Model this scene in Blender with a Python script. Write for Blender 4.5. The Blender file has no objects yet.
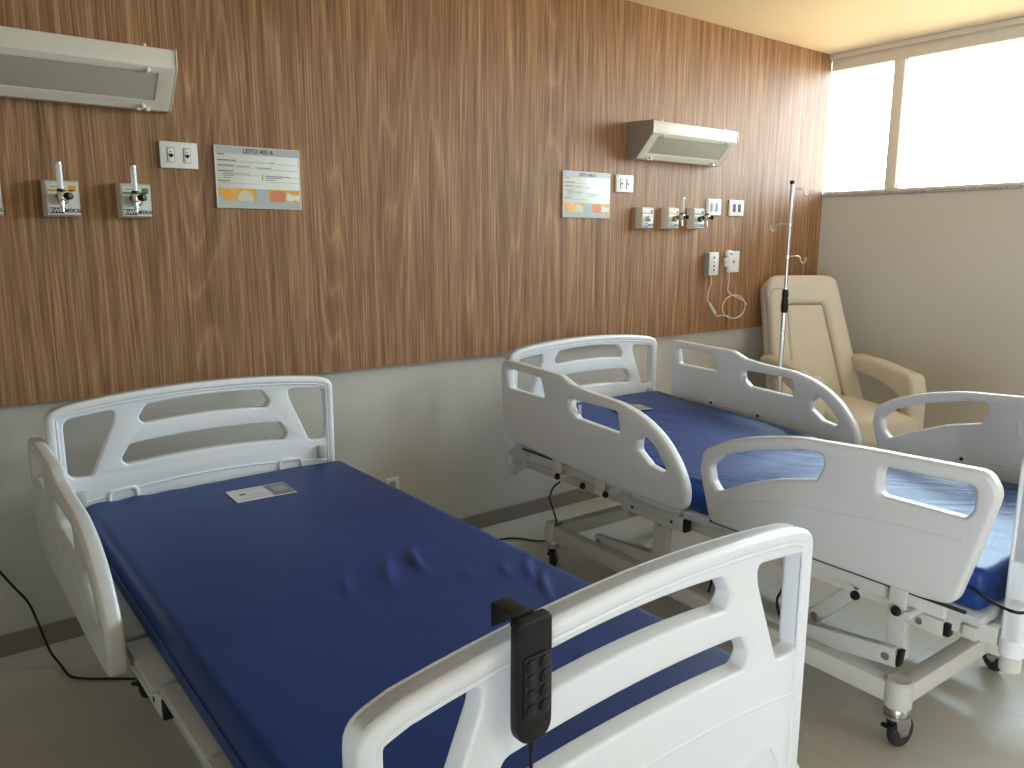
import bpy, bmesh, math, random
from mathutils import Vector, Matrix, noise
random.seed(7)
C = bpy.context.scene.collection
PI = math.pi
R = math.radians

# ------------------------------------------------------------------ materials
def nt(name):
    m = bpy.data.materials.new(name); m.use_nodes = True
    n = m.node_tree; b = n.nodes['Principled BSDF']
    return m, n, b
def plain(name, col, rough=.5, metal=0., bump=0., bscale=200., spec=None, coat=0., var=0.):
    m, n, b = nt(name)
    b.inputs['Base Color'].default_value = (*col, 1); b.inputs['Roughness'].default_value = rough
    b.inputs['Metallic'].default_value = metal
    if spec is not None: b.inputs['Specular IOR Level'].default_value = spec
    b.inputs['Coat Weight'].default_value = coat
    tc = n.nodes.new('ShaderNodeTexCoord')
    no = n.nodes.new('ShaderNodeTexNoise'); no.inputs['Scale'].default_value = bscale; no.inputs['Detail'].default_value = 3
    n.links.new(tc.outputs['Object'], no.inputs['Vector'])
    if bump:
        bp = n.nodes.new('ShaderNodeBump'); bp.inputs['Strength'].default_value = bump; bp.inputs['Distance'].default_value = .002
        n.links.new(no.outputs['Fac'], bp.inputs['Height']); n.links.new(bp.outputs['Normal'], b.inputs['Normal'])
    if var:
        mx = n.nodes.new('ShaderNodeMixRGB'); mx.inputs[1].default_value = (*[c*(1-var) for c in col], 1); mx.inputs[2].default_value = (*[min(1, c*(1+var)) for c in col], 1)
        n2 = n.nodes.new('ShaderNodeTexNoise'); n2.inputs['Scale'].default_value = 3; n2.inputs['Detail'].default_value = 5
        n.links.new(tc.outputs['Object'], n2.inputs['Vector']); n.links.new(n2.outputs['Fac'], mx.inputs[0]); n.links.new(mx.outputs[0], b.inputs['Base Color'])
    return m
def srgb(r, g, b):
    f = lambda c: (c/255/12.92) if c/255 <= .04045 else ((c/255+.055)/1.055)**2.4
    return (f(r), f(g), f(b))

def wood_mat():
    m, n, b = nt('walnut_laminate')
    L = n.links.new
    tc = n.nodes.new('ShaderNodeTexCoord')
    mp = n.nodes.new('ShaderNodeMapping'); L(tc.outputs['Object'], mp.inputs['Vector'])
    mp.inputs['Scale'].default_value = (1, 1, .06)
    # slow warp that bends the figure into cathedrals
    w = n.nodes.new('ShaderNodeTexNoise'); w.inputs['Scale'].default_value = 7.5; w.inputs['Detail'].default_value = 0.; 
    L(mp.outputs[0], w.inputs['Vector'])
    w2 = n.nodes.new('ShaderNodeTexNoise'); w2.inputs['Scale'].default_value = 2.2; w2.inputs['Detail'].default_value = 0.; L(mp.outputs[0], w2.inputs['Vector'])
    mul = n.nodes.new('ShaderNodeMath'); mul.operation = 'MULTIPLY'; mul.inputs[1].default_value = 9.
    L(w.outputs['Fac'], mul.inputs[0])
    mu2 = n.nodes.new('ShaderNodeMath'); mu2.operation = 'MULTIPLY_ADD'; mu2.inputs[1].default_value = 20.; L(w2.outputs['Fac'], mu2.inputs[0]); L(mul.outputs[0], mu2.inputs[2])
    sx = n.nodes.new('ShaderNodeSeparateXYZ'); L(tc.outputs['Object'], sx.inputs[0])
    ax = n.nodes.new('ShaderNodeMath'); ax.operation = 'MULTIPLY_ADD'; ax.inputs[1].default_value = 30.; L(sx.outputs[0], ax.inputs[0]); L(mu2.outputs[0], ax.inputs[2])
    fr = n.nodes.new('ShaderNodeMath'); fr.operation = 'FRACT'; L(ax.outputs[0], fr.inputs[0])
    ring = n.nodes.new('ShaderNodeValToRGB'); L(fr.outputs[0], ring.inputs[0])
    e = ring.color_ramp.elements; e[0].position = 0; e[0].color = (.80, .80, .80, 1); e[1].position = 1; e[1].color = (.80, .80, .80, 1)
    for q, v in ((.13, .42), (.5, .22), (.84, .42)):
        x = ring.color_ramp.elements.new(q); x.color = (v, v, v, 1)
    # fine pores
    mp2 = n.nodes.new('ShaderNodeMapping'); L(tc.outputs['Object'], mp2.inputs['Vector']); mp2.inputs['Scale'].default_value = (1, 1, .018)
    f = n.nodes.new('ShaderNodeTexNoise'); f.inputs['Scale'].default_value = 210; f.inputs['Detail'].default_value = 3; L(mp2.outputs[0], f.inputs['Vector'])
    mp3 = n.nodes.new('ShaderNodeMapping'); L(tc.outputs['Object'], mp3.inputs['Vector']); mp3.inputs['Scale'].default_value = (1, 1, .03)
    g = n.nodes.new('ShaderNodeTexNoise'); g.inputs['Scale'].default_value = 34; g.inputs['Detail'].default_value = 2; L(mp3.outputs[0], g.inputs['Vector'])
    a1 = n.nodes.new('ShaderNodeMath'); a1.operation = 'MULTIPLY_ADD'; a1.inputs[1].default_value = .27; L(ring.outputs[0], a1.inputs[0])
    a2 = n.nodes.new('ShaderNodeMath'); a2.operation = 'MULTIPLY_ADD'; a2.inputs[1].default_value = .82; L(f.outputs['Fac'], a2.inputs[0])
    a3 = n.nodes.new('ShaderNodeMath'); a3.operation = 'MULTIPLY_ADD'; a3.inputs[1].default_value = .60; L(g.outputs['Fac'], a3.inputs[0]); a3.inputs[2].default_value = -.315
    L(a3.outputs[0], a2.inputs[2]); L(a2.outputs[0], a1.inputs[2])
    cr = n.nodes.new('ShaderNodeValToRGB'); L(a1.outputs[0], cr.inputs[0])
    e = cr.color_ramp.elements
    e[0].position = .22; e[0].color = (.125, .060, .028, 1); e[1].position = .86; e[1].color = (.58, .36, .19, 1)
    x = cr.color_ramp.elements.new(.48); x.color = (.28, .145, .070, 1)
    x = cr.color_ramp.elements.new(.62); x.color = (.40, .225, .112, 1)
    L(cr.outputs[0], b.inputs['Base Color'])
    b.inputs['Roughness'].default_value = .55
    b.inputs['Specular IOR Level'].default_value = .28
    bp = n.nodes.new('ShaderNodeBump'); bp.inputs['Strength'].default_value = .12; bp.inputs['Distance'].default_value = .001
    L(f.outputs['Fac'], bp.inputs['Height']); L(bp.outputs[0], b.inputs['Normal'])
    return m

def floor_mat():
    m, n, b = nt('vinyl_floor'); L = n.links.new
    tc = n.nodes.new('ShaderNodeTexCoord')
    br = n.nodes.new('ShaderNodeTexBrick'); br.offset = 0; br.inputs['Scale'].default_value = 1
    br.inputs['Brick Width'].default_value = .62; br.inputs['Row Height'].default_value = .62; br.inputs['Mortar Size'].default_value = .0018
    c = srgb(208, 203, 190)
    br.inputs['Color1'].default_value = (*c, 1); br.inputs['Color2'].default_value = (*[v*.97 for v in c], 1); br.inputs['Mortar'].default_value = (*[v*.78 for v in c], 1)
    L(tc.outputs['Object'], br.inputs['Vector'])
    no = n.nodes.new('ShaderNodeTexNoise'); no.inputs['Scale'].default_value = 2.5; no.inputs['Detail'].default_value = 6; L(tc.outputs['Object'], no.inputs['Vector'])
    mx = n.nodes.new('ShaderNodeMixRGB'); mx.blend_type = 'MULTIPLY'; mx.inputs[0].default_value = .25
    L(br.outputs['Color'], mx.inputs[1]); L(no.outputs['Fac'], mx.inputs[2]); L(mx.outputs[0], b.inputs['Base Color'])
    b.inputs['Roughness'].default_value = .34
    return m

def granite_mat():
    m, n, b = nt('granite'); L = n.links.new
    tc = n.nodes.new('ShaderNodeTexCoord'); v = n.nodes.new('ShaderNodeTexVoronoi'); v.inputs['Scale'].default_value = 260; L(tc.outputs['Object'], v.inputs['Vector'])
    cr = n.nodes.new('ShaderNodeValToRGB'); L(v.outputs['Color'], cr.inputs[0])
    cr.color_ramp.elements[0].position = .25; cr.color_ramp.elements[0].color = (.2, .2, .19, 1); cr.color_ramp.elements[1].position = .8; cr.color_ramp.elements[1].color = (.62, .60, .57, 1)
    L(cr.outputs[0], b.inputs['Base Color']); b.inputs['Roughness'].default_value = .3
    return m

def glass_mat():
    m = bpy.data.materials.new('window_glass'); m.use_nodes = True; n = m.node_tree; n.nodes.clear(); L = n.links.new
    o = n.nodes.new('ShaderNodeOutputMaterial'); t = n.nodes.new('ShaderNodeBsdfTransparent'); g = n.nodes.new('ShaderNodeBsdfGlossy'); g.inputs['Roughness'].default_value = .02
    f = n.nodes.new('ShaderNodeFresnel'); f.inputs['IOR'].default_value = 1.45; mx = n.nodes.new('ShaderNodeMixShader')
    t.inputs['Color'].default_value = (.93, .97, .96, 1)
    L(f.outputs[0], mx.inputs[0]); L(t.outputs[0], mx.inputs[1]); L(g.outputs[0], mx.inputs[2]); L(mx.outputs[0], o.inputs[0])
    return m
def clear_mat():
    m = bpy.data.materials.new('clear_acrylic'); m.use_nodes = True; n = m.node_tree; n.nodes.clear(); L = n.links.new
    o = n.nodes.new('ShaderNodeOutputMaterial'); t = n.nodes.new('ShaderNodeBsdfTransparent'); g = n.nodes.new('ShaderNodeBsdfPrincipled')
    g.inputs['Base Color'].default_value = (.85, .86, .88, 1); g.inputs['Roughness'].default_value = .12
    mx = n.nodes.new('ShaderNodeMixShader'); mx.inputs[0].default_value = .6
    L(t.outputs[0], mx.inputs[1]); L(g.outputs[0], mx.inputs[2]); L(mx.outputs[0], o.inputs[0])
    return m

M = dict(
    wood=wood_mat(), floor=floor_mat(), granite=granite_mat(), glass=glass_mat(), clear=clear_mat(),
    wall=plain('wall_paint', srgb(198, 196, 188), .75, bump=.15, bscale=400, var=.02),
    ceil=plain('ceiling_paint', srgb(228, 208, 172), .85, bump=.1, bscale=300),
    base=plain('baseboard_vinyl', srgb(134, 125, 114), .5),
    abs=plain('white_bed_plastic', srgb(232, 236, 239), .32, bump=.02, bscale=500),
    rail=plain('white_rail_plastic', srgb(212, 213, 213), .34, bump=.02, bscale=500),
    frame=plain('white_painted_steel', srgb(208, 207, 200), .38),
    deck=plain('grey_deck_plastic', srgb(188, 190, 188), .45),
    blue=plain('blue_vinyl', (.006, .038, .175), .42, bump=.08, bscale=900, spec=.35, var=.04),
    black=plain('black_plastic', (.006, .006, .007), .45, spec=.3),
    blackr=plain('black_button', (.009, .011, .013), .35, spec=.35),
    rubber=plain('black_rubber', (.02, .02, .022), .6),
    chrome=plain('chrome', (.72, .72, .72), .22, 1.),
    steel=plain('brushed_steel', (.5, .5, .49), .3, 1.),
    zinc=plain('zinc_plate', (.55, .55, .54), .35, 1.),
    alu=plain('window_aluminium', srgb(224, 220, 210), .5),
    alul=plain('track_light', srgb(225, 215, 190), .5),
    plastic=plain('white_plastic', srgb(225, 225, 218), .35),
    cream=plain('cream_plastic', srgb(214, 208, 192), .4),
    lampw=plain('lamp_enamel', srgb(218, 212, 196), .3),
    lampg=plain('lamp_side_grey', srgb(150, 138, 124), .45),
    lens=plain('frosted_lens', srgb(176, 170, 154), .45),
    leather=plain('beige_leatherette', srgb(212, 205, 192), .42, bump=.25, bscale=350, var=.03),
    signw=plain('sign_white', srgb(226, 228, 220), .25),
    signg=plain('sign_grey', srgb(178, 182, 182), .3),
    ink=plain('print_ink', srgb(70, 70, 74), .5),
    inkl=plain('print_ink_light', srgb(150, 152, 150), .5),
    yellow=plain('print_yellow', srgb(222, 170, 50), .35), orange=plain('print_orange', srgb(232, 160, 26), .35),
    teal=plain('print_blue', srgb(160, 190, 198), .35), salmon=plain('print_salmon', srgb(216, 128, 100), .35), sand=plain('print_sand', srgb(208, 202, 178), .35),
    green=plain('print_green', srgb(70, 132, 74), .4), navy=plain('print_navy', srgb(30, 40, 70), .4),
    brass=plain('yellow_fitting', srgb(165, 130, 30), .35), gfit=plain('green_fitting', srgb(28, 54, 48), .4),
    red=plain('red_socket', srgb(120, 16, 50), .4), dark=plain('dark_socket', srgb(48, 26, 36), .4), grey=plain('grey_socket', srgb(150, 158, 160), .4),
    paper=plain('paper', srgb(205, 206, 206), .5), paperd=plain('paper_grey', srgb(120, 118, 122), .5),
    cord=plain('white_cord', srgb(220, 214, 204), .45),
)

# ------------------------------------------------------------------ mesh helpers
class MB:
    def __init__(s): s.bm = bmesh.new(); s.mats = []
    def mi(s, mat):
        if mat not in s.mats: s.mats.append(mat)
        return s.mats.index(mat)
    def _fin(s, faces, mat):
        i = s.mi(mat)
        for f in faces: f.material_index = i; f.smooth = True
    def box(s, c, d, mat, rot=None, bev=0., seg=2):
        b = bmesh.new(); bmesh.ops.create_cube(b, size=1)
        for v in b.verts: v.co = Vector((v.co.x*d[0], v.co.y*d[1], v.co.z*d[2]))
        if bev: bmesh.ops.bevel(b, geom=b.edges[:], offset=min(bev, min(d)*.49), segments=seg, profile=.5, affect='EDGES')
        mtx = Matrix.Translation(c) @ (rot.to_4x4() if rot else Matrix())
        b.transform(mtx); s.merge(b, mat)
    def merge(s, b, mat, smooth=True):
        me = bpy.data.meshes.new('t'); b.to_mesh(me); b.free(); s.addmesh(me, mat, None, smooth)
    def addmesh(s, me, mat, mtx=None, smooth=True):
        n = len(s.bm.faces); nv = len(s.bm.verts)
        s.bm.from_mesh(me); s.bm.faces.ensure_lookup_table(); s.bm.verts.ensure_lookup_table()
        if mtx: 
            for v in s.bm.verts[nv:]: v.co = mtx @ v.co
        i = s.mi(mat)
        for f in s.bm.faces[n:]: f.material_index = i; f.smooth = smooth
        bpy.data.meshes.remove(me)
    def cyl(s, a, b, r, mat, seg=20, r2=None, bev=0.):
        a, b = Vector(a), Vector(b); d = b-a; L = d.length; r2 = r if r2 is None else r2
        if bev: pr = [(0, 0), (r-bev, 0), (r, bev), (r2, L-bev), (r2-bev, L), (0, L)]
        else: pr = [(0, 0), (r, 0), (r2, L), (0, L)]
        s.lathe(pr, mat, a, d.normalized(), seg)
    def lathe(s, prof, mat, o, axis=(0, 0, 1), seg=24):
        q = Vector((0, 0, 1)).rotation_difference(Vector(axis)); o = Vector(o); bm = s.bm; i = s.mi(mat); rings = []
        for r, z in prof:
            if r < 1e-6: rings.append([bm.verts.new(o+q @ Vector((0, 0, z)))])
            else: rings.append([bm.verts.new(o+q @ Vector((r*math.cos(2*PI*k/seg), r*math.sin(2*PI*k/seg), z))) for k in range(seg)])
        for A, B in zip(rings, rings[1:]):
            for k in range(seg):
                k2 = (k+1) % seg
                if len(A) == 1 and len(B) == 1: continue
                if len(A) == 1: vs = [A[0], B[k2], B[k]]
                elif len(B) == 1: vs = [A[k], A[k2], B[0]]
                else: vs = [A[k], A[k2], B[k2], B[k]]
                try: f = bm.faces.new(vs)
                except ValueError: continue
                f.material_index = i; f.smooth = True
    def tube(s, pts, r, mat, seg=10, closed=False, smooth=True):
        pts = [Vector(p) for p in pts]
        if smooth and len(pts) > 2: pts = catmull(pts, 8, closed)
        bm = s.bm; i = s.mi(mat); n = len(pts); rings = []; up = None
        for k, p in enumerate(pts):
            t = (pts[(k+1) % n]-pts[k-1]) if closed or 0 < k < n-1 else (pts[1]-pts[0] if k == 0 else pts[-1]-pts[-2])
            t.normalize()
            if up is None: up = t.orthogonal().normalized()
            up = (up-t*up.dot(t)).normalized(); sd = t.cross(up)
            rr = r(k/(n-1)) if callable(r) else r
            rings.append([bm.verts.new(p+(up*math.cos(2*PI*j/seg)+sd*math.sin(2*PI*j/seg))*rr) for j in range(seg)])
        m = n if closed else n-1
        for k in range(m):
            A, B = rings[k], rings[(k+1) % n]
            for j in range(seg):
                f = bm.faces.new([A[j], A[(j+1) % seg], B[(j+1) % seg], B[j]]); f.material_index = i; f.smooth = True
        if not closed:
            for q in (rings[0][::-1], rings[-1]):
                f = bm.faces.new(q); f.material_index = i
    def plate(s, outlines, t, mat, mtx, bev=.004, res=3):
        """closed 2D outlines (first the outer, the rest holes) extruded to thickness t about z=0, rounded edges."""
        cu = bpy.data.curves.new('c', 'CURVE'); cu.dimensions = '2D'; cu.fill_mode = 'BOTH'
        cu.extrude = max(0, t/2-bev); cu.bevel_depth = bev; cu.bevel_resolution = res; cu.offset = -bev
        for ol in outlines:
            sp = cu.splines.new('POLY'); sp.points.add(len(ol)-1); sp.use_cyclic_u = True
            for p, q in zip(sp.points, ol): p.co = (q[0], q[1], 0, 1)
        ob = bpy.data.objects.new('c', cu); C.objects.link(ob)
        dg = bpy.context.evaluated_depsgraph_get(); dg.update()
        me = bpy.data.meshes.new_from_object(ob.evaluated_get(dg))
        bpy.data.objects.remove(ob); bpy.data.curves.remove(cu)
        bb = bmesh.new(); bb.from_mesh(me); bpy.data.meshes.remove(me)
        bmesh.ops.remove_doubles(bb, verts=bb.verts[:], dist=.00005)
        bmesh.ops.recalc_face_normals(bb, faces=bb.faces[:])
        bb.transform(mtx); s.merge(bb, mat)
    def text(s, st, size, mat, mtx, ext=.0004, align='LEFT', bold=0., sx=1.):
        cu = bpy.data.curves.new('t', 'FONT'); cu.body = st; cu.size = size; cu.extrude = ext; cu.align_x = align; cu.offset = bold*size; cu.resolution_u = 3
        ob = bpy.data.objects.new('t', cu); C.objects.link(ob)
        dg = bpy.context.evaluated_depsgraph_get(); dg.update()
        me = bpy.data.meshes.new_from_object(ob.evaluated_get(dg)); bpy.data.objects.remove(ob); bpy.data.curves.remove(cu)
        s.addmesh(me, mat, mtx @ Matrix.Diagonal((sx, 1, 1, 1)), False)
    def build(s, name, parent=None, angle=38):
        me = bpy.data.meshes.new(name); s.bm.to_mesh(me); s.bm.free()
        for m in s.mats: me.materials.append(m)
        try: me.set_sharp_from_angle(angle=R(angle))
        except Exception: pass
        o = bpy.data.objects.new(name, me); C.objects.link(o)
        if parent: o.parent = parent
        return o

def catmull(p, n, closed=False):
    out = []; N = len(p)
    for i in range(N if closed else N-1):
        if closed: a, b, c, d = p[i-1], p[i], p[(i+1) % N], p[(i+2) % N]
        else: a, b, c, d = p[max(i-1, 0)], p[i], p[i+1], p[min(i+2, N-1)]
        for k in range(n):
            t = k/n; out.append(.5*((2*b)+(-a+c)*t+(2*a-5*b+4*c-d)*t*t+(-a+3*b-3*c+d)*t**3))
    if not closed: out.append(p[-1])
    return out
def rnd(pts, r=.02, n=5):
    """polygon with rounded corners; a point may carry its own radius as third entry"""
    out = []; N = len(pts)
    for i in range(N):
        P = Vector(pts[i][:2]); A = Vector(pts[i-1][:2]); B = Vector(pts[(i+1) % N][:2]); rr = pts[i][2] if len(pts[i]) > 2 else r
        u = (A-P); v = (B-P); lu, lv = u.length, v.length
        if rr <= 0 or lu < 1e-6 or lv < 1e-6: out.append(P); continue
        u.normalize(); v.normalize(); ang = u.angle(v)
        if ang > PI-.06: out.append(P); continue
        d = min(rr/math.tan(ang/2), lu*.49, lv*.49)
        a, b = P+u*d, P+v*d
        for k in range(n+1):
            t = k/n; out.append((1-t)**2*a+2*t*(1-t)*P+t*t*b)
    return out
def arch(x0, x1, f, n=14): return [(x0+(x1-x0)*k/n, f(x0+(x1-x0)*k/n), 0) for k in range(n+1)]
def empty(name, loc, rz=0.):
    o = bpy.data.objects.new(name, None); C.objects.link(o); o.location = loc; o.rotation_euler = (0, 0, rz); o.empty_display_size = .1
    return o
def tag(o, label=None, cat=None, group=None, kind=None):
    if label: o['label'] = label
    if cat: o['category'] = cat
    if group: o['group'] = group
    if kind: o['kind'] = kind
    return o
XZ = Matrix(((1, 0, 0, 0), (0, 0, -1, 0), (0, 1, 0, 0), (0, 0, 0, 1)))     # plane x,y -> x,z ; normal -> -y (towards the room)
def xz(x=0, y=0, z=0): return Matrix.Translation((x, y, z)) @ XZ
YZ = Matrix(((0, 0, 1, 0), (1, 0, 0, 0), (0, 1, 0, 0), (0, 0, 0, 1)))      # plane x,y -> y,z ; normal -> +x
def yz(x=0, y=0, z=0): return Matrix.Translation((x, y, z)) @ YZ

# ------------------------------------------------------------------ the room
XR, XL, YB, H = 4.89, -1.7, -5.4, 2.563
def struct(name, boxes, mat, bev=0.):
    b = MB()
    for (x0, x1, y0, y1, z0, z1) in boxes: b.box(((x0+x1)/2, (y0+y1)/2, (z0+z1)/2), (x1-x0, y1-y0, z1-z0), mat, bev=bev)
    return tag(b.build(name), kind='structure')
struct('floor', [(XL-.15, XR+.15, YB-.15, .18, -.1, 0)], M['floor'])
struct('ceiling', [(XL-.15, XR+.15, YB-.15, .18, H, H+.1)], M['ceil'])
struct('wall_head', [(XL-.15, XR+.15, .03, .18, 0, H)], M['wall'])
struct('wall_left', [(XL-.15, XL, YB, .03, 0, H)], M['wall'])
struct('wall_back', [(XL-.15, XR+.15, YB-.15, YB, 0, H)], M['wall'])
WY0, WY1, WZ0 = -.0, -4.3, 1.69
struct('wall_window_side', [(XR, XR+.15, YB, .03, 0, 1.672), (XR, XR+.15, YB, WY1, 1.672, H)], M['wall'])
struct('trim_wood_panel', [(XL, XR-.001, 0, .0298, .854, H-.001)], M['wood'])
struct('baseboard_head', [(XL, XR-.001, .018, .0298, 0, .074)], M['base'])
struct('baseboard_window_side', [(XR-.012, XR-.0005, YB, .017, 0, .074)], M['base'])
struct('trim_granite_sill', [(XR-.012, XR+.15, WY1, .0, 1.673, 1.6915)], M['granite'], .002)
# the ribbon window: frame, two fixed mullions, panes
b = MB()
fx0, fx1 = XR+.002, XR+.055
def fb(y0, y1, z0, z1, x0=fx0, x1=fx1, m='alu', bev=.002): b.box(((x0+x1)/2, (y0+y1)/2, (z0+z1)/2), (x1-x0, abs(y1-y0), z1-z0), M[m], bev=bev)
fb(0, WY1, 1.692, 1.708); fb(0, WY1, 2.462, 2.522)
fb(0, WY1, 2.522, 2.532, XR+.0, XR+.05, 'alul'); fb(0, WY1, 2.533, H-.001, XR-.028, XR+.05)
wf = tag(b.build('window_1'), kind='structure')
for i, y in enumerate((-.444, -2.05, -3.2)):
    b = MB(); fb(y+.032, y-.032, 1.708, 2.462, XR-.004, XR+.05); fb(y-.040, y-.046, 1.708, 2.462, XR+.004, XR+.03)
    b.build('window_frame', wf)
ys = [0, -.444, -2.05, -3.2, WY1]
for a, c in zip(ys, ys[1:]):
    b = MB(); b.box((XR+.03, (a+c)/2, 2.085), (.005, abs(c-a)-.03, .77), M['glass']); b.build('window_pane', wf)

# ------------------------------------------------------------------ bed
def board_outline(sx=1., WL=.478, W=.461, skew=0):
    top = lambda x: .914-.152*x*x-.10*max(0, abs(x)-.3)**2+skew*(.014*x if x > 0 else .032*x)
    o = [(-WL, .37, .012), (-WL, .60, 0), (-WL, top(-WL)-.008, .055)] + [(x*1., z, 0) for x, z, _ in arch(-WL+.06, W-.06, top)] + [(W, top(W)-.008, .055), (W, .60, 0), (W, .37, .012)]
    trap = lambda s: rnd([(s*.433, .840, .03), (s*.286, .855, .03), (s*.292, .818, .03), (s*.362, .652, .022), (s*.433, .652, .03)], n=6)
    k = lambda c, a: (lambda x: c-a*x*x)
    t1, t0 = k(.869, .25), k(.809, .25)
    slot1 = rnd([(-.192, t1(.192), .02)] + arch(-.15, .15, t1, 8) + [(.192, t1(.192), .02), (.220, .818, .022), (.203, t0(.203), .012)] + arch(.17, -.17, t0, 8) + [(-.203, t0(.203), .012), (-.220, .818, .022)])
    t1, t0 = k(.748, .19), k(.682, .17)
    slot2 = rnd([(-.252, t1(.252), .02)] + arch(-.20, .20, t1, 8) + [(.252, t1(.252), .02), (.280, .690, .022), (.262, t0(.262), .012)] + arch(.22, -.22, t0, 8) + [(-.262, t0(.262), .012), (-.280, .690, .022)])
    S = lambda l: [(p[0]*sx, p[1]) for p in l]
    return S(rnd(o)), [S(h) for h in (trap(1), trap(-1), slot1, slot2)]
def offset_in(path, d):
    out = []
    for i, p in enumerate(path):
        a = Vector(path[max(i-1, 0)]); c = Vector(path[min(i+1, len(path)-1)]); t = (c-a).normalized(); n = Vector((t.y, -t.x)); out.append(Vector(p)+n*d)
    return out
def make_board(name, parent, y, dz, sx, face, recess, bx=0.):
    """face=+1: its inner side looks to -y ; the outer rim runs all round"""
    b = MB(); o, holes = board_outline(sx) if name == 'headboard' else board_outline(sx, .460, .452, 1)
    b.plate([o]+holes, .038, M['abs'], xz(0, y, dz), bev=.007, res=3)
    path = [p for p in o]
    k = min(range(len(path)), key=lambda i: (path[i][0]+1*path[i][1]) if path[i][0] < 0 else 9)
    # open path from the lower left up over the top to the lower right
    i0 = next(i for i, p in enumerate(path) if p[1] > .40)
    i1 = max(i for i, p in enumerate(path) if p[1] > .40)
    op = [Vector((path[i0][0], .385))] + [Vector(p) for p in path[i0:i1+1]] + [Vector((path[i1][0], .385))]
    inn = offset_in(op, .027)
    b.plate([op+inn[::-1]], .050, M['abs'], xz(0, y, dz), bev=.011, res=4)
    bead = offset_in(op, .0275); b.tube([(q.x, y-.019, q.y+dz) for q in bead], .0045, M['abs'], 8, smooth=False)
    # lip under the slots
    lip = [Vector((x*sx, .602-.20*x*x)) for x in [(-.43+.86*i/24) for i in range(25)]]
    s = -1 if name == 'footboard' else 1
    b.tube([(p.x, y-.0175, p.y+dz) for p in lip], .0045, M['abs'], 8)
    if recess:
        for sg in (-1, 1):
            rp = rnd([(sg*.09, .462), (sg*.355, .487), (sg*.40, .415), (sg*.375, .395), (sg*.10, .395)], .02)
            b.tube([(p.x*sx, y-.0192, p.y+dz) for p in rp], .0022, M['abs'], 6, closed=True, smooth=False)
    else:
        for sg in (-1, 1):   # hollow lamp pads above the mattress
            rp = rnd([(sg*.235, .50), (sg*.235, .602, .02), (sg*.33, .596, .02), (sg*.33, .50)], .01)
            rq = rnd([(sg*.247, .51), (sg*.247, .590, .014), (sg*.318, .585, .014), (sg*.318, .51)], .01)
            b.plate([[(p.x*sx, p.y) for p in rp], [(p.x*sx, p.y) for p in rq]], .016, M['abs'], xz(0, y-.018, dz), bev=.006, res=3)
    ob = b.build(name, parent); ob.location.x = bx
    for sg in (-1, 1):
        b = MB(); r = .022 if name == 'headboard' else .028
        b.cyl((sg*(.464*sx-.022), y, .400+dz), (sg*(.464*sx-.022), y, .355+dz), r, M['abs'], 24, bev=.004)
        b.cyl((sg*(.464*sx-.022), y, .355+dz), (sg*(.464*sx-.022), y, .315+dz), r*.86, M['frame'], 24, bev=.004)
        b.box((sg*(.464*sx-.022), y+(.03 if name == 'footboard' else -.03), .36+dz), (.03, .05, .03), M['frame'], bev=.004)
        b.build('board_post', ob)
    if not recess:
        for cx_, cz_ in ((.405, .605), (-.405, .585)):
            b = MB(); b.box((cx_*sx, y-.03, cz_+dz), (.03, .02, .05), M['deck'], bev=.005); b.build('corner_fitting', ob)
    return ob

HEAD_RAIL = [(-.078, .80, .03), (-.084, .868, .035), (-.217, .862, .05), (-.462, .852, .10), (-.528, .824, .10), (-.62, .812, .15), (-.795, .799, .4), (-.903, .771, .4), (-1.006, .712, .4), (-1.077, .630, .4), (-1.108, .560, .3), (-1.100, .492, .045), (-1.02, .488, .03), (-.768, .492, .1), (-.412, .514, .1), (-.15, .530, .03), (-.092, .57, .04)]
HEAD_WIN = [[(-.118, .834, .014), (-.348, .824, .02), (-.378, .744, .014), (-.138, .752, .016)],
            [(-.518, .772, .015), (-.782, .766, .016), (-.798, .688, .012), (-.565, .701, .02), (-.530, .727, .02)],
            [(-.912, .712, .018), (-.965, .680, .06), (-1.020, .612, .02), (-1.002, .600, .012), (-.940, .611, .015), (-.884, .650, .02), (-.886, .685, .015)]]
FOOT_RAIL = [(-1.158, .645, .05), (-1.166, .712, .05), (-1.242, .757, .3), (-1.352, .793, .5), (-1.482, .820, .6), (-1.689, .832, .6), (-1.866, .838, .1), (-1.985, .842, .06), (-2.012, .795, .05), (-1.996, .720, .1), (-1.969, .610, .1), (-1.940, .500, .045), (-1.86, .492, .03), (-1.60, .492, .05), (-1.43, .492, .05), (-1.205, .492, .03), (-1.190, .54, .05)]
FOOT_WIN = [[(-1.196, .668, .025), (-1.240, .712, .05), (-1.355, .755, .1), (-1.499, .788, .1), (-1.572, .792, .02), (-1.578, .762, .03), (-1.560, .716, .012), (-1.435, .686, .1), (-1.315, .638, .1), (-1.232, .596, .015), (-1.208, .622, .03)],
            [(-1.735, .796, .022), (-1.962, .802, .02), (-1.960, .745, .02), (-1.945, .721, .016), (-1.735, .721, .02)]]
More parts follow.
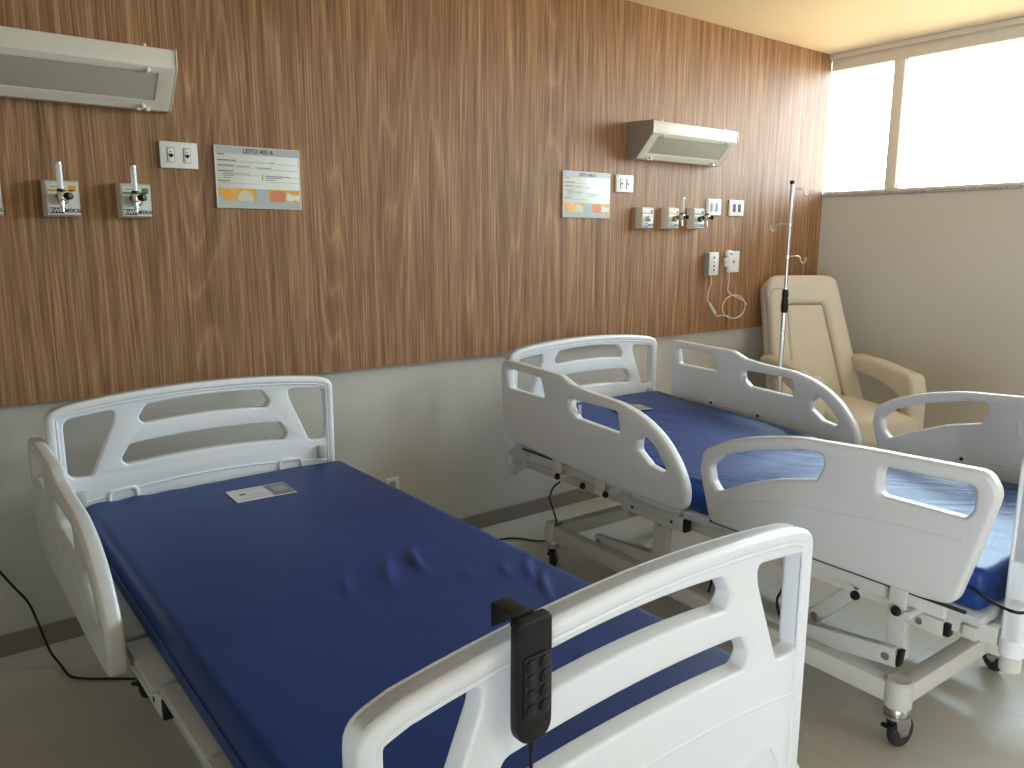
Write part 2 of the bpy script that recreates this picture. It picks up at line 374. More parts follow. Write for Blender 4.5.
def make_rail(parent, kind, side, dz, lowered=False, dy=0.):
    outl, wins = (HEAD_RAIL, HEAD_WIN) if kind == 'head' else (FOOT_RAIL, FOOT_WIN)
    X = .535*side
    b = MB(); ol = rnd(outl, n=12)
    b.plate([ol]+[rnd(w, n=5) for w in wins], .042, M['rail'], yz(X, 0, dz), bev=.012, res=4)
    # moulded ripple on the outer face
    gl = ([(-.102, .677), (-.263, .685), (-.35, .680), (-.447, .655), (-.59, .642), (-.757, .630), (-.847, .596), (-.912, .562), (-1.015, .525)] if kind == 'head'
          else [(-1.222, .545), (-1.30, .580), (-1.40, .610), (-1.511, .632), (-1.644, .644), (-1.80, .660), (-1.944, .664)])
    b.tube([(X+side*.0195, y, z+dz) for y, z in gl], .0035, M['rail'], 8)
    # boss and slot on the inner face
    for y in ((-.356, -.625) if kind == 'head' else (-1.51, -1.80)):
        b.lathe([(0, 0), (.018, 0), (.018, .004), (.010, .006), (0, .006)], M['rail'], (X-side*.020, y, (.592 if y > -.5 else .576)+dz), (-side, 0, 0), 20)
        b.lathe([(0, 0), (.008, 0), (.006, .004), (0, .004)], M['rubber'], (X-side*.025, y, (.592 if y > -.5 else .576)+dz), (-side, 0, 0), 12)
    y0, y1 = (-.42, -.57) if kind == 'head' else (-1.57, -1.74)
    b.tube([(X-side*.0205, y0, .606+dz), (X-side*.0205, y1, .596+dz), (X-side*.0205, y1, .576+dz), (X-side*.0205, y0, .586+dz)], .003, M['rail'], 6, closed=True, smooth=False)
    ys_ = -.52 if kind == 'head' else -1.66
    b.box((X-side*.021, ys_-.02, .72+dz), (.004, .014, .05), M['rail'], bev=.0015)
    if kind == 'head': b.lathe([(0.018, 0), (.021, .0015), (.024, 0)], M['rail'], (X+side*.020, -.13, .60+dz), (side, 0, 0), 24)
    o = b.build('side_rail', parent)
    if lowered: o.location = (.034, .175, -.080); o.scale.y = .94
    else: o.location = (.012 if side > 0 else 0, dy, 0)
    # swing mechanism under the rail
    b = MB(); ya, yb = (-.22, -.74) if kind == 'head' else (-1.22, -1.90); dz0 = dz; dz = dz+(.018 if kind == 'head' else 0)
    X2 = .492*side
    b.box((X2, (ya+yb)/2, .452+dz), (.022, abs(yb-ya), .036), M['frame'], bev=.003)
    b.box((X2+side*.012, (ya+yb)/2, .474+dz), (.010, abs(yb-ya)+.1, .006), M['rubber'])  # black strip standing in for the dark gap between rail and deck
    for y in () if lowered else ((-.43, -.68) if kind == 'head' else (-1.36, -1.80)):
        b.box((X-side*.004, y, .462+dz), (.014, .045, .10), M['frame'], bev=.004)
        b.cyl((X2-side*.02, y-.03, .428+dz), (X+side*.012, y-.03, .428+dz), .010, M['frame'], 14)
    b.build('rail_bracket', o)
    for y in () if lowered else ((-.425, -.575, -.70) if kind == 'head' else (-1.33, -1.665, -1.775)):
        b = MB(); b.lathe([(0, 0), (.008, .001), (.013, .007), (.013, .012), (.008, .019), (0, .020)], M['black'], (X+side*.005, y-.03, .433+dz), (side, 0, 0), 18); b.build('release_knob', o)
    return o

def make_caster(parent, x, y, a):
    d = Vector((math.cos(a), math.sin(a), 0)); s = Vector((-d.y, d.x, 0)); c = Vector((x, y, 0))
    w = c+d*.024+Vector((0, 0, .046))
    b = MB()
    b.lathe([(0, .128), (.030, .128), (.033, .122), (.033, .116), (.027, .112), (.027, .106), (.034, .104), (.034, .097), (.014, .095), (0, .095)], M['zinc'], c, (0, 0, 1), 24)
    for sg in (-1, 1):
        q = Matrix.Translation(c+s*sg*.017)
        yaw = Matrix.Rotation(a, 4, 'Z')
        b.plate([rnd([(-.022, .098), (.036, .098), (.044, .066), (.034, .036), (.016, .036), (-.014, .064)], .006)], .003, M['zinc'], q @ yaw @ xz(), bev=.0008, res=1)
    b.box(c+d*.006+Vector((0, 0, .0975)), (.05, .036, .004), M['zinc'], Matrix.Rotation(a, 3, 'Z'))
    b.cyl(w-s*.022, w+s*.022, .006, M['steel'], 12)
    b.box(c-d*.032+Vector((0, 0, .074)), (.028, .030, .012), M['black'], Matrix.Rotation(a, 3, 'Z') @ Matrix.Rotation(.5, 3, 'Y'), bev=.003)
    o = b.build('caster', parent)
    b = MB(); b.lathe([(0, -.011), (.018, -.011), (.028, -.013), (.041, -.0125), (.046, -.006), (.046, .006), (.041, .0125), (.028, .013), (.018, .011), (0, .011)], M['rubber'], w, s, 28)
    b.lathe([(0, -.0135), (.012, -.0135), (.017, -.011), (.017, .011), (.012, .0135), (0, .0135)], M['zinc'], w, s, 18)
    b.build('wheel', o)

def make_bed(label, loc, rz, dz, yf, rails, footsx, footdz, cast, lowered=False, bdx=0., fdx=0., fary=0.):
    root = tag(empty('hospital_bed', loc, rz), label, 'bed', 'adjustable hospital beds')
    make_board('headboard', root, .026, dz, 1. if lowered else .97, 1, False, bdx)
    make_board('footboard', root, yf, dz+footdz, footsx, -1, True, fdx)
    # mattress deck in hinged sections
    zt = .449+dz
    for (y0, y1, w) in ((-.015, -.745, .466), (-.765, -.995, .468), (-1.012, -1.30, .455), (-1.316, yf+.05, .455)):
        b = MB(); b.box((0, (y0+y1)/2, zt-.0125), (w*2, abs(y1-y0), .024), M['deck'], bev=.004)
        b.build('deck_panel', root)
    # upper frame
    b = MB()
    for sg in (-1, 1):
        b.box((sg*.390, (.0+yf)/2+.0, .392+dz), (.03, abs(yf)-.06, .05), M['frame'], bev=.004)
        for y in (-.28, -1.62):   # end bolts
            b.cyl((sg*.405, y, .39+dz), (sg*.411, y, .39+dz), .008, M['zinc'], 10)
    for y in (-.06, -.45, -.86, -1.40, yf+.085): b.box((0, y, .388+dz), (.85, .035, .035), M['frame'], bev=.004)
    b.build('upper_frame', root)
    for sg in (-1, 1):
        b = MB(); b.box((sg*.440, -.865, .398+dz), (.034, .30, .05), M['frame'], bev=.005)
        b.box((sg*.440, -.865, .3985+dz), (.0355, .22, .003), M['deck'])
        for y in (-.775, -.965): b.cyl((sg*.456, y, .398+dz), (sg*.4592, y, .398+dz), .006, M['rubber'], 10)
        o = b.build('lift_rail', root)
        b = MB(); b.box((sg*.440, -1.021, .398+dz), (.031, .014, .046), M['black'], bev=.003); b.build('end_plug', o)
        b = MB(); b.box((sg*.405, yf+.20, .368+dz), (.03, .10, .045), M['frame'], bev=.005)
        b.cyl((sg*.420, yf+.21, .368+dz), (sg*.424, yf+.21, .368+dz), .009, M['zinc'], 10)
        o = b.build('foot_bracket', root)
        b = MB(); b.box((sg*.405, yf+.143, .368+dz), (.026, .016, .036), M['black'], bev=.003); b.build('end_plug', o)
    # base
    cx, y0, y1 = cast
    b = MB()
    for sg in (-1, 1):
        b.box((cx+sg*.325, (y0+y1)/2, .165), (.045, abs(y1-y0), .06), M['frame'], bev=.005)
        for y in (y0, y1): b.cyl((cx+sg*.325, y, .126), (cx+sg*.325, y, .207), .036, M['frame'], 28, bev=.006)
    for y in (y0, y1): b.box((cx, y, .165), (.62, .05, .058), M['frame'], bev=.005)
    b.box((cx, -.92, .165), (.62, .045, .045), M['frame'], bev=.005)
    b.build('base_frame', root)
    def link(xa, pa, pb, w, h, nm, mat='frame'):
        pa, pb = Vector(pa), Vector(pb); d = pb-pa; b = MB()
        rot = Matrix.Rotation(math.atan2(d.y, d.z), 3, 'X').inverted() if False else Vector((0, 0, 1)).rotation_difference(Vector((0, d.x, d.y))).to_matrix()
        b.box((xa, (pa.x+pb.x)/2, (pa.y+pb.y)/2), (w, h, d.length), M[mat], rot, bev=.005)
        for q in (pa+d*.08, pb-d*.08): b.cyl((xa-w/2-.004, q.x, q.y), (xa+w/2+.004, q.x, q.y), .011, M['zinc'], 12)
        return b.build(nm, root)
    for sg in (-1, 1):
        xa = cx+sg*.345+(-.0 if sg < 0 else .0)
        link(cx+sg*.335, (-.885, .19), (-.895, .385+dz), .03, .065, 'lift_arm')
        link(cx+sg*.262, (-1.72, .235), (-1.71, .385+dz), .03, .055, 'lift_arm')
        lv = link(cx+sg*.285, (-1.735, .245), (-1.40, .200), .03, .055, 'lift_lever'); b = MB(); b.box((cx+sg*.285, -1.741, .246), (.027, .012, .05), M['black'], Matrix.Rotation(.13, 3, 'X'), bev=.003); b.build('end_plug', lv)
        link(cx+sg*.29, (-.50, .20), (-.86, .225), .028, .045, 'lift_lever')
    o = link(cx-.20, (-1.42, .215), (-1.60, .375+dz), .045, .045, 'actuator'); 
    link(cx-.20, (-1.36, .19), (-1.52, .31), .024, .024, 'actuator_rod', 'chrome')
    o = link(cx+.05, (-.35, .21), (-.78, .36+dz), .05, .055, 'actuator')
    b = MB(); b.box((cx-.02, -1.12, .31+dz*.5), (.18, .26, .07), M['deck'], bev=.012); b.build('control_box', root)
    b = MB(); b.tube([(-.10, -1.19, .34), (-.115, -1.20, .22), (-.118, -1.188, .17), (-.118, -1.171, .125), (-.118, -1.183, .073), (-.118, -1.209, .045), (-.09, -1.25, .03)], .0045, M['black'])
    b.tube([(-.10, -1.0, .33), (-.127, -.91, .19), (-.127, -.893, .12), (-.127, -.868, .03), (-.12, -.85, .008)], .0045, M['black']); b.build('cable', root)
    for sg, y, a in ((-1, y0, .65), (1, y0, .5), (-1, y1, -.12), (1, y1, 1.1)): make_caster(root, cx+sg*.325, y, a)
    for k, s in rails: make_rail(root, k, s, dz, lowered, fary if s > 0 else 0.)
    return root

B1 = ((.778, -.27, 0), .019); B2 = ((2.505, -.30, 0), -R(1.8))
make_bed('white hospital bed in the foreground with a black hand control on its footboard', *B1, 0., -1.937, [('head', -1)], 1.012, -.012, (.0, -.27, -1.66), lowered=True, fdx=-.010)
make_bed('white hospital bed beside the armchair, all four side rails up', *B2, .03, -2.015, [('head', -1), ('foot', -1), ('head', 1), ('foot', 1)], 1., 0., (-.085, -.262, -1.765), bdx=.020, fdx=.052, fary=.05)

# ------------------------------------------------------------------ mattresses
def mattress(label, loc, rz, w, y0, y1, z0, t, top, group):
    bm = bmesh.new(); nx, ny = 90, 190; r = .022
    prof = []   # cross-section (x offset, z frac) counter-clockwise starting lower left
    def section(inset, y, kz):
        pts = []
        W = w/2-inset
        for k in range(5):
            a = PI+PI/2*k/4; pts.append((-W+r+r*math.cos(a), r+r*math.sin(a), 0))
        for k in range(5):
            a = -PI/2+PI/2*k/4; pts.append((W-r+r*math.cos(a), r+r*math.sin(a), 0))
        pts.append((W, t*.5, 0))
        for k in range(5):
            a = PI/2*k/4; pts.append((W-r+r*math.cos(a), t-r+r*math.sin(a), 1))
        for k in range(1, nx):
            pts.append((W-r-(2*W-2*r)*k/nx, t, 1))
        for k in range(5):
            a = PI/2+PI/2*k/4; pts.append((-W+r+r*math.cos(a), t-r+r*math.sin(a), 1))
        pts.append((-W, t*.5, 0))
        out = []
        for x, z, f in pts:
            zz = (z-t/2)*kz+t/2
            lift, bump = top(x, y)
            side = 1+.006*math.sin(y*9)*0
            out.append(Vector((x*side, y, z0+zz+lift+(bump if f else 0))))
        return out
    secs = []
    for k in range(7):
        a = PI/2*k/6; secs.append((r*(1-math.sin(a)), y0-r*(1-math.cos(a)), 1-2*r*(1-math.sin(a))/t*.9))
    for k in range(1, ny): secs.append((0, y0-r-(y0-y1-2*r)*k/ny, 1))
    for k in range(7):
        a = PI/2*k/6; secs.append((r*(1-math.cos(a)), y1+r*(1-math.sin(a)), 1-2*r*(1-math.cos(a))/t*.9))
    rings = [[bm.verts.new(p) for p in section(*s)] for s in secs]
    n = len(rings[0])
    for A, B in zip(rings, rings[1:]):
        for j in range(n): bm.faces.new([A[j], A[(j+1) % n], B[(j+1) % n], B[j]])
    bm.faces.new(rings[0]); bm.faces.new(rings[-1][::-1])
    bmesh.ops.recalc_face_normals(bm, faces=bm.faces[:])
    for f in bm.faces: f.smooth = True
    me = bpy.data.meshes.new('mattress'); bm.to_mesh(me); bm.free(); me.materials.append(M['blue'])
    o = bpy.data.objects.new('mattress', me); C.objects.link(o); o.location = loc; o.rotation_euler = (0, 0, rz)
    tag(o, label, 'mattress', group)
    # seam piping round the middle
    b = MB(); W = w/2+.001
    ys_ = [y0-(y0-y1)*k/40 for k in range(41)]
    pts = [(-W, y, z0+t*.46+top(-W, y)[0]) for y in ys_[1:-1]] + [(W, y, z0+t*.46+top(W, y)[0]) for y in ys_[1:-1][::-1]]
    b.tube(pts, .0022, M['blue'], 6, closed=True, smooth=False); b.build('seam', o)
    return o
def ridge(x, y, cx, cy, ang, L, wd, h):
    dx, dy = x-cx, y-cy; u = dx*math.cos(ang)+dy*math.sin(ang); v = -dx*math.sin(ang)+dy*math.cos(ang)
    return h*math.exp(-(u/L)**2-((v+.10*u*u/L)/wd)**2)
def top1(x, y):
    bmp = .0025*noise.noise(Vector((x*3, y*3, 0)))+.0008*noise.noise(Vector((x*14, y*9, 3)))
    for c in WR1: bmp += ridge(x, y, *c)
    bmp += .0035*max(0, 1-abs(y+.03)/.05)*math.sin(x*60)*max(0, -x*2.2)
    return 0., bmp-.004*(abs(x)/.43)**6
WR1 = [(-.045, -1.037, 1.15, .075, .013, .006), (.071, -1.032, 1.1, .085, .012, .007), (.159, -1.018, 1.25, .07, .011, .009), (.115, -1.03, 1.1, .06, .02, -.003), (.31, -1.20, 1.1, .045, .012, .004), (.365, -1.227, .95, .07, .010, .007), (.335, -1.327, .95, .07, .010, .008), (.22, -1.16, 1.1, .03, .012, .002), (.16, -1.66, 1.0, .05, .012, .004)]
def top2(x, y):
    s = max(0, min(1, (-.35-y)/-.6)); up = .066*(1-min(1, max(0, -y/1.1)))**1.0
    bmp = .003*noise.noise(Vector((x*2.4, y*2.4, 0)))+.0015*noise.noise(Vector(((x*.79+y*.61)*16, (x*.61-y*.79)*2, 3)))
    for c in WR2: bmp += ridge(x, y, *c)
    return up, bmp-.004*(abs(x)/.43)**6
rw = random.Random(3); WR2 = []
for k in range(46):
    WR2.append((rw.uniform(-.42, .42), -.25-1.65*rw.random(), R(-52)+rw.uniform(-.16, .16), rw.uniform(.10, .30), rw.uniform(.005, .010), rw.choice((-1, -1, 1))*rw.uniform(.002, .005)))
mattress('deep blue vinyl mattress on the foreground bed', (.812, -.27, 0), .0, .880, -.012, -1.885, .449, .123, top1, 'blue vinyl mattresses')
mattress('wrinkled blue vinyl mattress on the bed beside the armchair', *B2, .866, -.035, -1.955, .479, .113, top2, 'blue vinyl mattresses')

def card(label, loc, rz, w, d, tilt=0.):
    root = tag(empty('information_card', loc, rz), label, 'card', 'printed cards on the mattresses'); root.rotation_euler = (tilt, 0, rz)
    b = MB(); b.box((0, 0, .0008), (w, d, .0012), M['paper']); b.build('card_sheet', root)
    b = MB(); b.box((w*.31, 0, .0016), (w*.36, d*.9, .0006), M['paperd']); b.box((w*.33, .006, .0021), (w*.22, d*.45, .0005), M['inkl']); 
    b.box((-w*.12, d*.34, .0016), (w*.5, .003, .0005), M['inkl']); b.box((-w*.3, d*.05, .0016), (.02, .012, .0005), M['ink']); b.box((-w*.1, -d*.12, .0016), (w*.35, .004, .0005), M['inkl']); b.box((-w*.15, -d*.3, .0016), (w*.5, .003, .0005), M['inkl'])
    b.build('print', root)
card('white printed card lying on the foreground mattress near the headboard', (.858, -.508, .5725), -.03, .192, .132)
card('white printed card lying on the mattress of the bed beside the armchair', (2.525, -.555, .6465), -R(14), .175, .10, R(1.5))

# ------------------------------------------------------------------ hand control on the footboard
def bedpt(B, x, y, z): return Matrix.Translation(B[0]) @ Matrix.Rotation(B[1], 4, 'Z') @ Vector((x, y, z))
rc = empty('hand_control', bedpt(B1, -.246, -1.970, .760), B1[1]+.0); rc.scale = (.82, .86, .82); tag(rc, 'black hand control with eight buttons hooked over the footboard', 'remote')
b = MB()
b.plate([rnd([(-.033, .205, .008), (.033, .205, .008), (.034, .10, 0), (.034, .0, .034), (-.034, .0, .034), (-.034, .10, 0)], .01, 8)], .024, M['black'], xz(0, -.014, 0), bev=.006)
b.plate([rnd([(-.026, .148), (.026, .148), (.026, .045), (-.026, .045)], .006)], .003, M['blackr'], xz(0, -.027, 0), bev=.001)
b.build('handset', rc)
for i in range(4):
    for sx in (-1, 1):
        b = MB(); b.lathe([(0, 0), (.0105, 0), (.0095, .003), (.006, .0042), (0, .0045)], M['blackr'], (sx*.0135, -.028, .133-i*.0245), (0, -1, 0), 18); b.build('button', rc)
b = MB(); b.box((-.001, .024, .200), (.036, .070, .005), M['black'], bev=.002); b.box((-.001, .0575, .182), (.036, .005, .040), M['black'], bev=.002); b.box((-.008, -.002, .20), (.044, .006, .02), M['black'], bev=.002); b.build('hook', rc)
b = MB(); b.cyl((0, -.014, .004), (0, -.014, -.022), .007, M['black'], 14, r2=.005); b.tube([(0, -.014, -.02), (.001, -.014, -.10), (.0, -.012, -.22), (.012, .0, -.42), (.03, .05, -.56)], .0032, M['black'], 8); b.build('cord', rc)

# ------------------------------------------------------------------ power cords
def cord(label, pts, r=.004, mat='black', name='power_cord', group=None):
    b = MB(); b.tube(pts, r, M[mat], 10); return tag(b.build(name), label, 'cord', group)
cord('black cord sagging from the wall to the floor left of the foreground bed', [(.11, .022, .40), (.157, .0, .307), (.185, .0, .253), (.224, .0, .181), (.242, -.004, .117), (.252, -.08, .075), (.264, -.11, .03), (.282, -.17, .007), (.294, -.259, .006), (.329, -.307, .006), (.367, -.337, .006), (.43, -.385, .006), (.50, -.44, .006)])
cord('black cord hanging straight below the headboard of the far bed', [(1.990, -.70, .44), (1.956, -.70, .425), (1.940, -.70, .400), (1.937, -.70, .375), (1.959, -.70, .321), (1.973, -.70, .276), (2.02, -.64, .232), (2.09, -.60, .218)], .0035)
cord('black cord lying on the floor between the two beds', [(1.80, -.20, .006), (1.98, -.15, .006), (2.12, -.172, .006), (2.174, -.213, .006), (2.212, -.277, .006), (2.222, -.33, .02), (2.215, -.38, .05)])
cord('black cord around the foot corner of the far bed', [bedpt(B2, *p) for p in [(-.42, -1.90, .545), (-.455, -1.975, .535), (-.475, -2.045, .535), (-.40, -2.062, .53), (-.2, -2.066, .50), (.06, -2.075, .36), (.16, -2.10, .14), (.20, -2.13, .008), (.32, -2.16, .006)]], .004)

# ------------------------------------------------------------------ wall lamps
def wall_lamp(label, x0, x1, dz=0.):
    root = tag(empty('wall_lamp', ((x0+x1)/2, 0, 1.80+dz)), label, 'lamp', 'bed head lamps'); w = x1-x0
    P = [(-.001, .003), (-.058, .003), (-.170, .120), (-.172, .176), (-.001, .182)]
    b = MB()
    mt = Matrix(((0, 0, 1, 0), (1, 0, 0, 0), (0, 1, 0, 0), (0, 0, 0, 1)))
    b.plate([rnd(P, .003, 2)], w-.008, M['lampw'], mt, bev=.001)
    b.build('lamp_body', root)
    for sx in (-1, 1):
        b = MB(); b.plate([rnd([(-.0005, .0), (-.060, .0), (-.1735, .119), (-.1755, .179), (-.0005, .186)], .004, 2)], .004, M['lampg'] if sx < 0 else M['lampw'], Matrix.Translation((sx*(w/2-.002), 0, 0)) @ mt, bev=.001); b.build('end_cap', root)
    a = Vector((0, -.058, .003)); c = Vector((0, -.170, .120)); d = (c-a); L = d.length; d.normalize(); nrm = Vector((0, -d.z, d.y)); 
    if nrm.z > 0: nrm = -nrm
    fm = Matrix(((1, 0, nrm.x, a.x), (0, d.y, nrm.y, a.y), (0, d.z, nrm.z, a.z), (0, 0, 0, 1)))
    W = w/2-.006
    b = MB(); b.plate([[(-W, .0), (W, .0), (W, L), (-W, L)], [(-W+.05, .036), (W-.05, .036), (W-.05, L-.022), (-W+.05, L-.022)]], .006, M['lampw'], fm @ Matrix.Translation((0, 0, .001)), bev=.001); b.build('lamp_frame', root)
    b = MB(); b.plate([[(-W+.048, .034), (W-.048, .034), (W-.048, L-.02), (-W+.048, L-.02)]], .003, M['lens'], fm @ Matrix.Translation((0, 0, .0005)), bev=.0005); b.build('diffuser', root)
    for sx in (-1, 1):
        for v in (.016, L-.012):
            b = MB(); p = fm @ Vector((sx*(W-.085), v, .003)); b.lathe([(0, 0), (.007, 0), (.008, .008), (.005, .013), (0, .014)], M['plastic'], p, nrm, 14)
            if v < .02: b.box(p+Vector((-.012, .004, -.012)), (.012, .012, .012), M['plastic'], bev=.003); b.box(p+Vector((.016, .004, -.012)), (.012, .012, .012), M['plastic'], bev=.003)
            b.build('knob', root)
        b = MB(); b.cyl((sx*(W-.085), -.150, .178), (sx*(W-.085), -.150, .188), .005, M['plastic'], 12); b.build('screw', root)
wall_lamp('long white reading lamp cut by the left edge of the photograph', .096, .784, .008)
wall_lamp('white wall lamp with grey side above the far bed', 3.040, 3.728)

# ------------------------------------------------------------------ patient boards
def patient_board(label, x0, x1, z0, z1, header):
    root = tag(empty('patient_board', ((x0+x1)/2, 0, z0)), label, 'sign', 'bedside patient boards'); w = x1-x0; h = z1-z0
    b = MB(); b.box((0, -.004, h/2), (w, .007, h), M['signw'], bev=.001)
    for sx in (-1, 1): b.box((sx*(w/2-.001), -.004, h/2), (.003, .009, h), M['signw'])
    b.build('board_panel', root)
    F = lambda y: xz(0, y, 0)
    def poly(o, mt, y=-.0082, t=.0004): b.plate([o], t, M[mt], F(y), bev=0.0001, res=0)
    rect = lambda u0, v0, u1, v1: [(u0, v0), (u1, v0), (u1, v1), (u0, v1)]
    b = MB(); poly(rect(-w/2+.004, h-.028, w/2-.004, h-.002), 'signg'); b.build('grey_band', root)
    b = MB(); poly(rect(-w/2+.004, .002, w/2-.004, .026), 'signg'); b.build('grey_band', root)
    b = MB()
    x = -w/2+.006; v0, v1 = .026, .071
    poly(rect(x, v0, w/2-.006, v1), 'yellow')
    cir = lambda cx, cy, r, a0=0, a1=2*PI, n=24, sy=1: [(cx+r*math.cos(a0+(a1-a0)*k/n), cy+sy*r*math.sin(a0+(a1-a0)*k/n)) for k in range(n+(0 if a1-a0 > 6 else 1))]
    poly(cir(x+.036, .049, .0235), 'sand', -.0086); poly(cir(x+.036, .048, .021), 'orange', -.009)
    poly(rect(x, v0, x+.016, v0+.014), 'teal', -.0085)
    poly(cir(x+.098, v0, .032, 0, PI, 16, 1.2), 'sand', -.0087)
    poly(rect(x+.138, v0-.006, x+.184, v1), 'teal', -.0087); poly(rect(x+.146, v0+.004, x+.176, v1-.008), 'signg', -.009)
    poly(rnd([(x+.194, v0), (x+.246, v0), (x+.252, v1-.01), (x+.225, v1-.002), (x+.190, v1-.008)], .008), 'salmon', -.0087)
    poly(rnd([(x+.252, v0+.008), (x+.268, v0+.004), (x+.290, v0+.010), (w/2-.008, v0+.0), (w/2-.008, v0+.030), (x+.280, v0+.026), (x+.256, v0+.038)], .004), 'signw', -.0087)
    b.build('picture_strip', root)
    b = MB(); b.text(header, .021, M['ink'], F(-.0086) @ Matrix.Translation((.0, h-.0225, 0)), align='CENTER', bold=.02); b.build('header_text', root)
    b = MB()
    def ln(u0, u1, v, t=.0012, mt='inkl'): poly(rect(u0, v, u1, v+t), mt)
    for (u0, u1, v) in ((.01, .22, .165), (.23, .31, .163), (.01, .07, .146), (.075, .14, .145), (.15, .31, .142), (.02, .16, .118), (.19, .31, .116), (.19, .31, .098), (.01, .16, .088)): ln(-w/2+u0, min(-w/2+u1, w/2-.006), v)
    for (u0, u1, v) in ((.008, .034, .188), (.008, .075, .168), (.008, .068, .150), (.075, .125, .149), (.145, .205, .146), (.2, .218, .166), (.008, .065, .130), (.026, .125, .122), (.026, .065, .114), (.026, .055, .106), (.18, .275, .118), (.18, .245, .111), (.18, .22, .104), (.008, .05, .095)): ln(-w/2+u0, -w/2+u1, v, .0028, 'inkl' if u0 > .02 else 'ink')
    for v in (.120, .112, .104): ln(-w/2+.168, -w/2+.173, v, .004, 'ink')
    b.build('form_print', root)
patient_board('white patient board headed LEITO 405 A on the wood wall above the foreground bed', .936, 1.254, 1.499, 1.719, 'LEITO 405 A')
patient_board('white patient board beside a small switch plate, left of the far wall lamp', 2.596, 2.914, 1.498, 1.721, 'LEITO 405 B')

# ------------------------------------------------------------------ plates
def plate(name, label, x0, x1, z0, z1, mods, cat='socket', t=.010, group='wall plates on the wood panel', holes=None):
    root = tag(empty(name, ((x0+x1)/2, 0 if name != 'wall_outlet' else .03, (z0+z1)/2)), label, cat, group); w, h = x1-x0, z1-z0
    b = MB(); b.plate([rnd([(-w/2, -h/2), (w/2, -h/2), (w/2, h/2), (-w/2, h/2)], .004)], t, M['plastic'], xz(0, -t/2, 0), bev=.002); b.build('cover_plate', root)
    for (cx, cz, mw, mh, style) in mods:
        b = MB()
        if style in ('outlet', 'small'):
            b.plate([rnd([(-mw/2, -mh/2), (mw/2, -mh/2), (mw/2, mh/2), (-mw/2, mh/2)], .001)], .003, M['ink'], xz(cx, -t, cz), bev=.0002, res=0)
            b.plate([rnd([(-mw/2+.001, -mh/2+.001), (mw/2-.0015, -mh/2+.001), (mw/2-.0015, mh/2-.0015), (-mw/2+.001, mh/2-.0015)], .001)], .004, M['plastic'], xz(cx, -t-.0004, cz), bev=.0005, res=1)
            s = 1 if style == 'outlet' else .8
            b.plate([rnd([(-.008*s, .003*s), (.008*s, .003*s), (.008*s, -.002*s), (.002*s, -.009*s), (-.002*s, -.009*s), (-.008*s, -.002*s)], .002)], .0012, M['black'], xz(cx, -t-.0026, cz), bev=.0002, res=0)
            b.box((cx, -t-.0028, cz+.010*s), (.007*s, .001, .0025*s), M['ink'])
        else:
            b.plate([rnd([(-mw/2, -mh/2), (mw/2, -mh/2), (mw/2, mh/2), (-mw/2, mh/2)], .002)], .004, M[style], xz(cx, -t-.0004, cz), bev=.0008, res=1)
        b.build('socket_insert', root)
    return root
plate('socket_plate', 'white double socket plate left of the LEITO 405 A board', .751, .877, 1.629, 1.718, [(-.027, .0, .024, .050, 'outlet'), (.027, 0, .024, .050, 'outlet')])
plate('socket_plate', 'white double socket plate right of the far patient board', 2.957, 3.081, 1.633, 1.720, [(-.022, .0, .024, .050, 'small'), (.022, 0, .024, .050, 'small')])
plate('socket_plate', 'white double plate with pale grey inserts behind the third gas outlet of the far bed', 3.697, 3.818, 1.532, 1.624, [(-.022, .0, .022, .048, 'grey'), (.022, 0, .022, .048, 'grey')])
plate('socket_plate', 'white double plate with red and dark socket inserts beside the drip stand', 3.897, 4.033, 1.533, 1.624, [(-.022, .0, .026, .046, 'red'), (.026, 0, .026, .046, 'dark')])
plate('blank_plate', 'white plate with small central jack beside the coiled call cord', 3.905, 4.010, 1.202, 1.327, [(.0, .0, .020, .016, 'grey')], cat='plate', t=.014)
plate('wall_outlet', 'low white outlet on the wall behind the foreground bed', 1.60, 1.668, .285, .345, [(0, 0, .03, .03, 'grey')], cat='socket', group='low outlets')

# nurse call unit with pendant
root = tag(empty('nurse_call', (3.742, 0, 1.19)), 'white nurse call box with four marks and looped white call cord', 'call button')
b = MB(); b.box((0, -.019, .066), (.085, .037, .132), M['plastic'], bev=.004); b.box((-.0432, -.019, .066), (.001, .034, .125), M['grey']); b.build('call_box', root)
for z in (.102, .076, .052, .030):
    b = MB(); b.cyl((.0, -.0375, z), (.0, -.0395, z), .0065 if z != .076 else .003, M['ink'], 12); b.build('button', root)
b = MB(); b.tube([(.0, -.02, .0), (.003, -.02, -.05), (-.018, -.02, -.10), (-.022, -.02, -.14), (.0, -.022, -.17)], .003, M['cord'], 8)
b.cyl((.0, -.02, -.168), (.055, -.02, -.228), .009, M['cord'], 14, bev=.003)
ring = [(.232+.106*math.cos(a), -.024-.008*math.sin(a*.5), -.194+(.070+.0015*(k//14))*math.sin(a)) for k, a in enumerate([PI*1.12+2*PI*k/14 for k in range(24)])]
b.tube([(.055, -.02, -.228), (.075, -.02, -.243), (.105, -.022, -.240)]+ring[1:-2]+[(.175, -.02, -.105), (.172, -.02, -.04), (.150, -.03, .06)], .003, M['cord'], 8)
b.build('cord', root)
b = MB(); b.tube([(.150, -.03, .06), (.138, -.036, .10), (.115, -.036, .125), (.14, -.036, .132), (.172, -.03, .125)], .011, M['plastic'], 12); b.cyl((.112, -.04, .048), (.106, -.04, .10), .014, M['plastic'], 16, bev=.005); b.build('pendant', root)

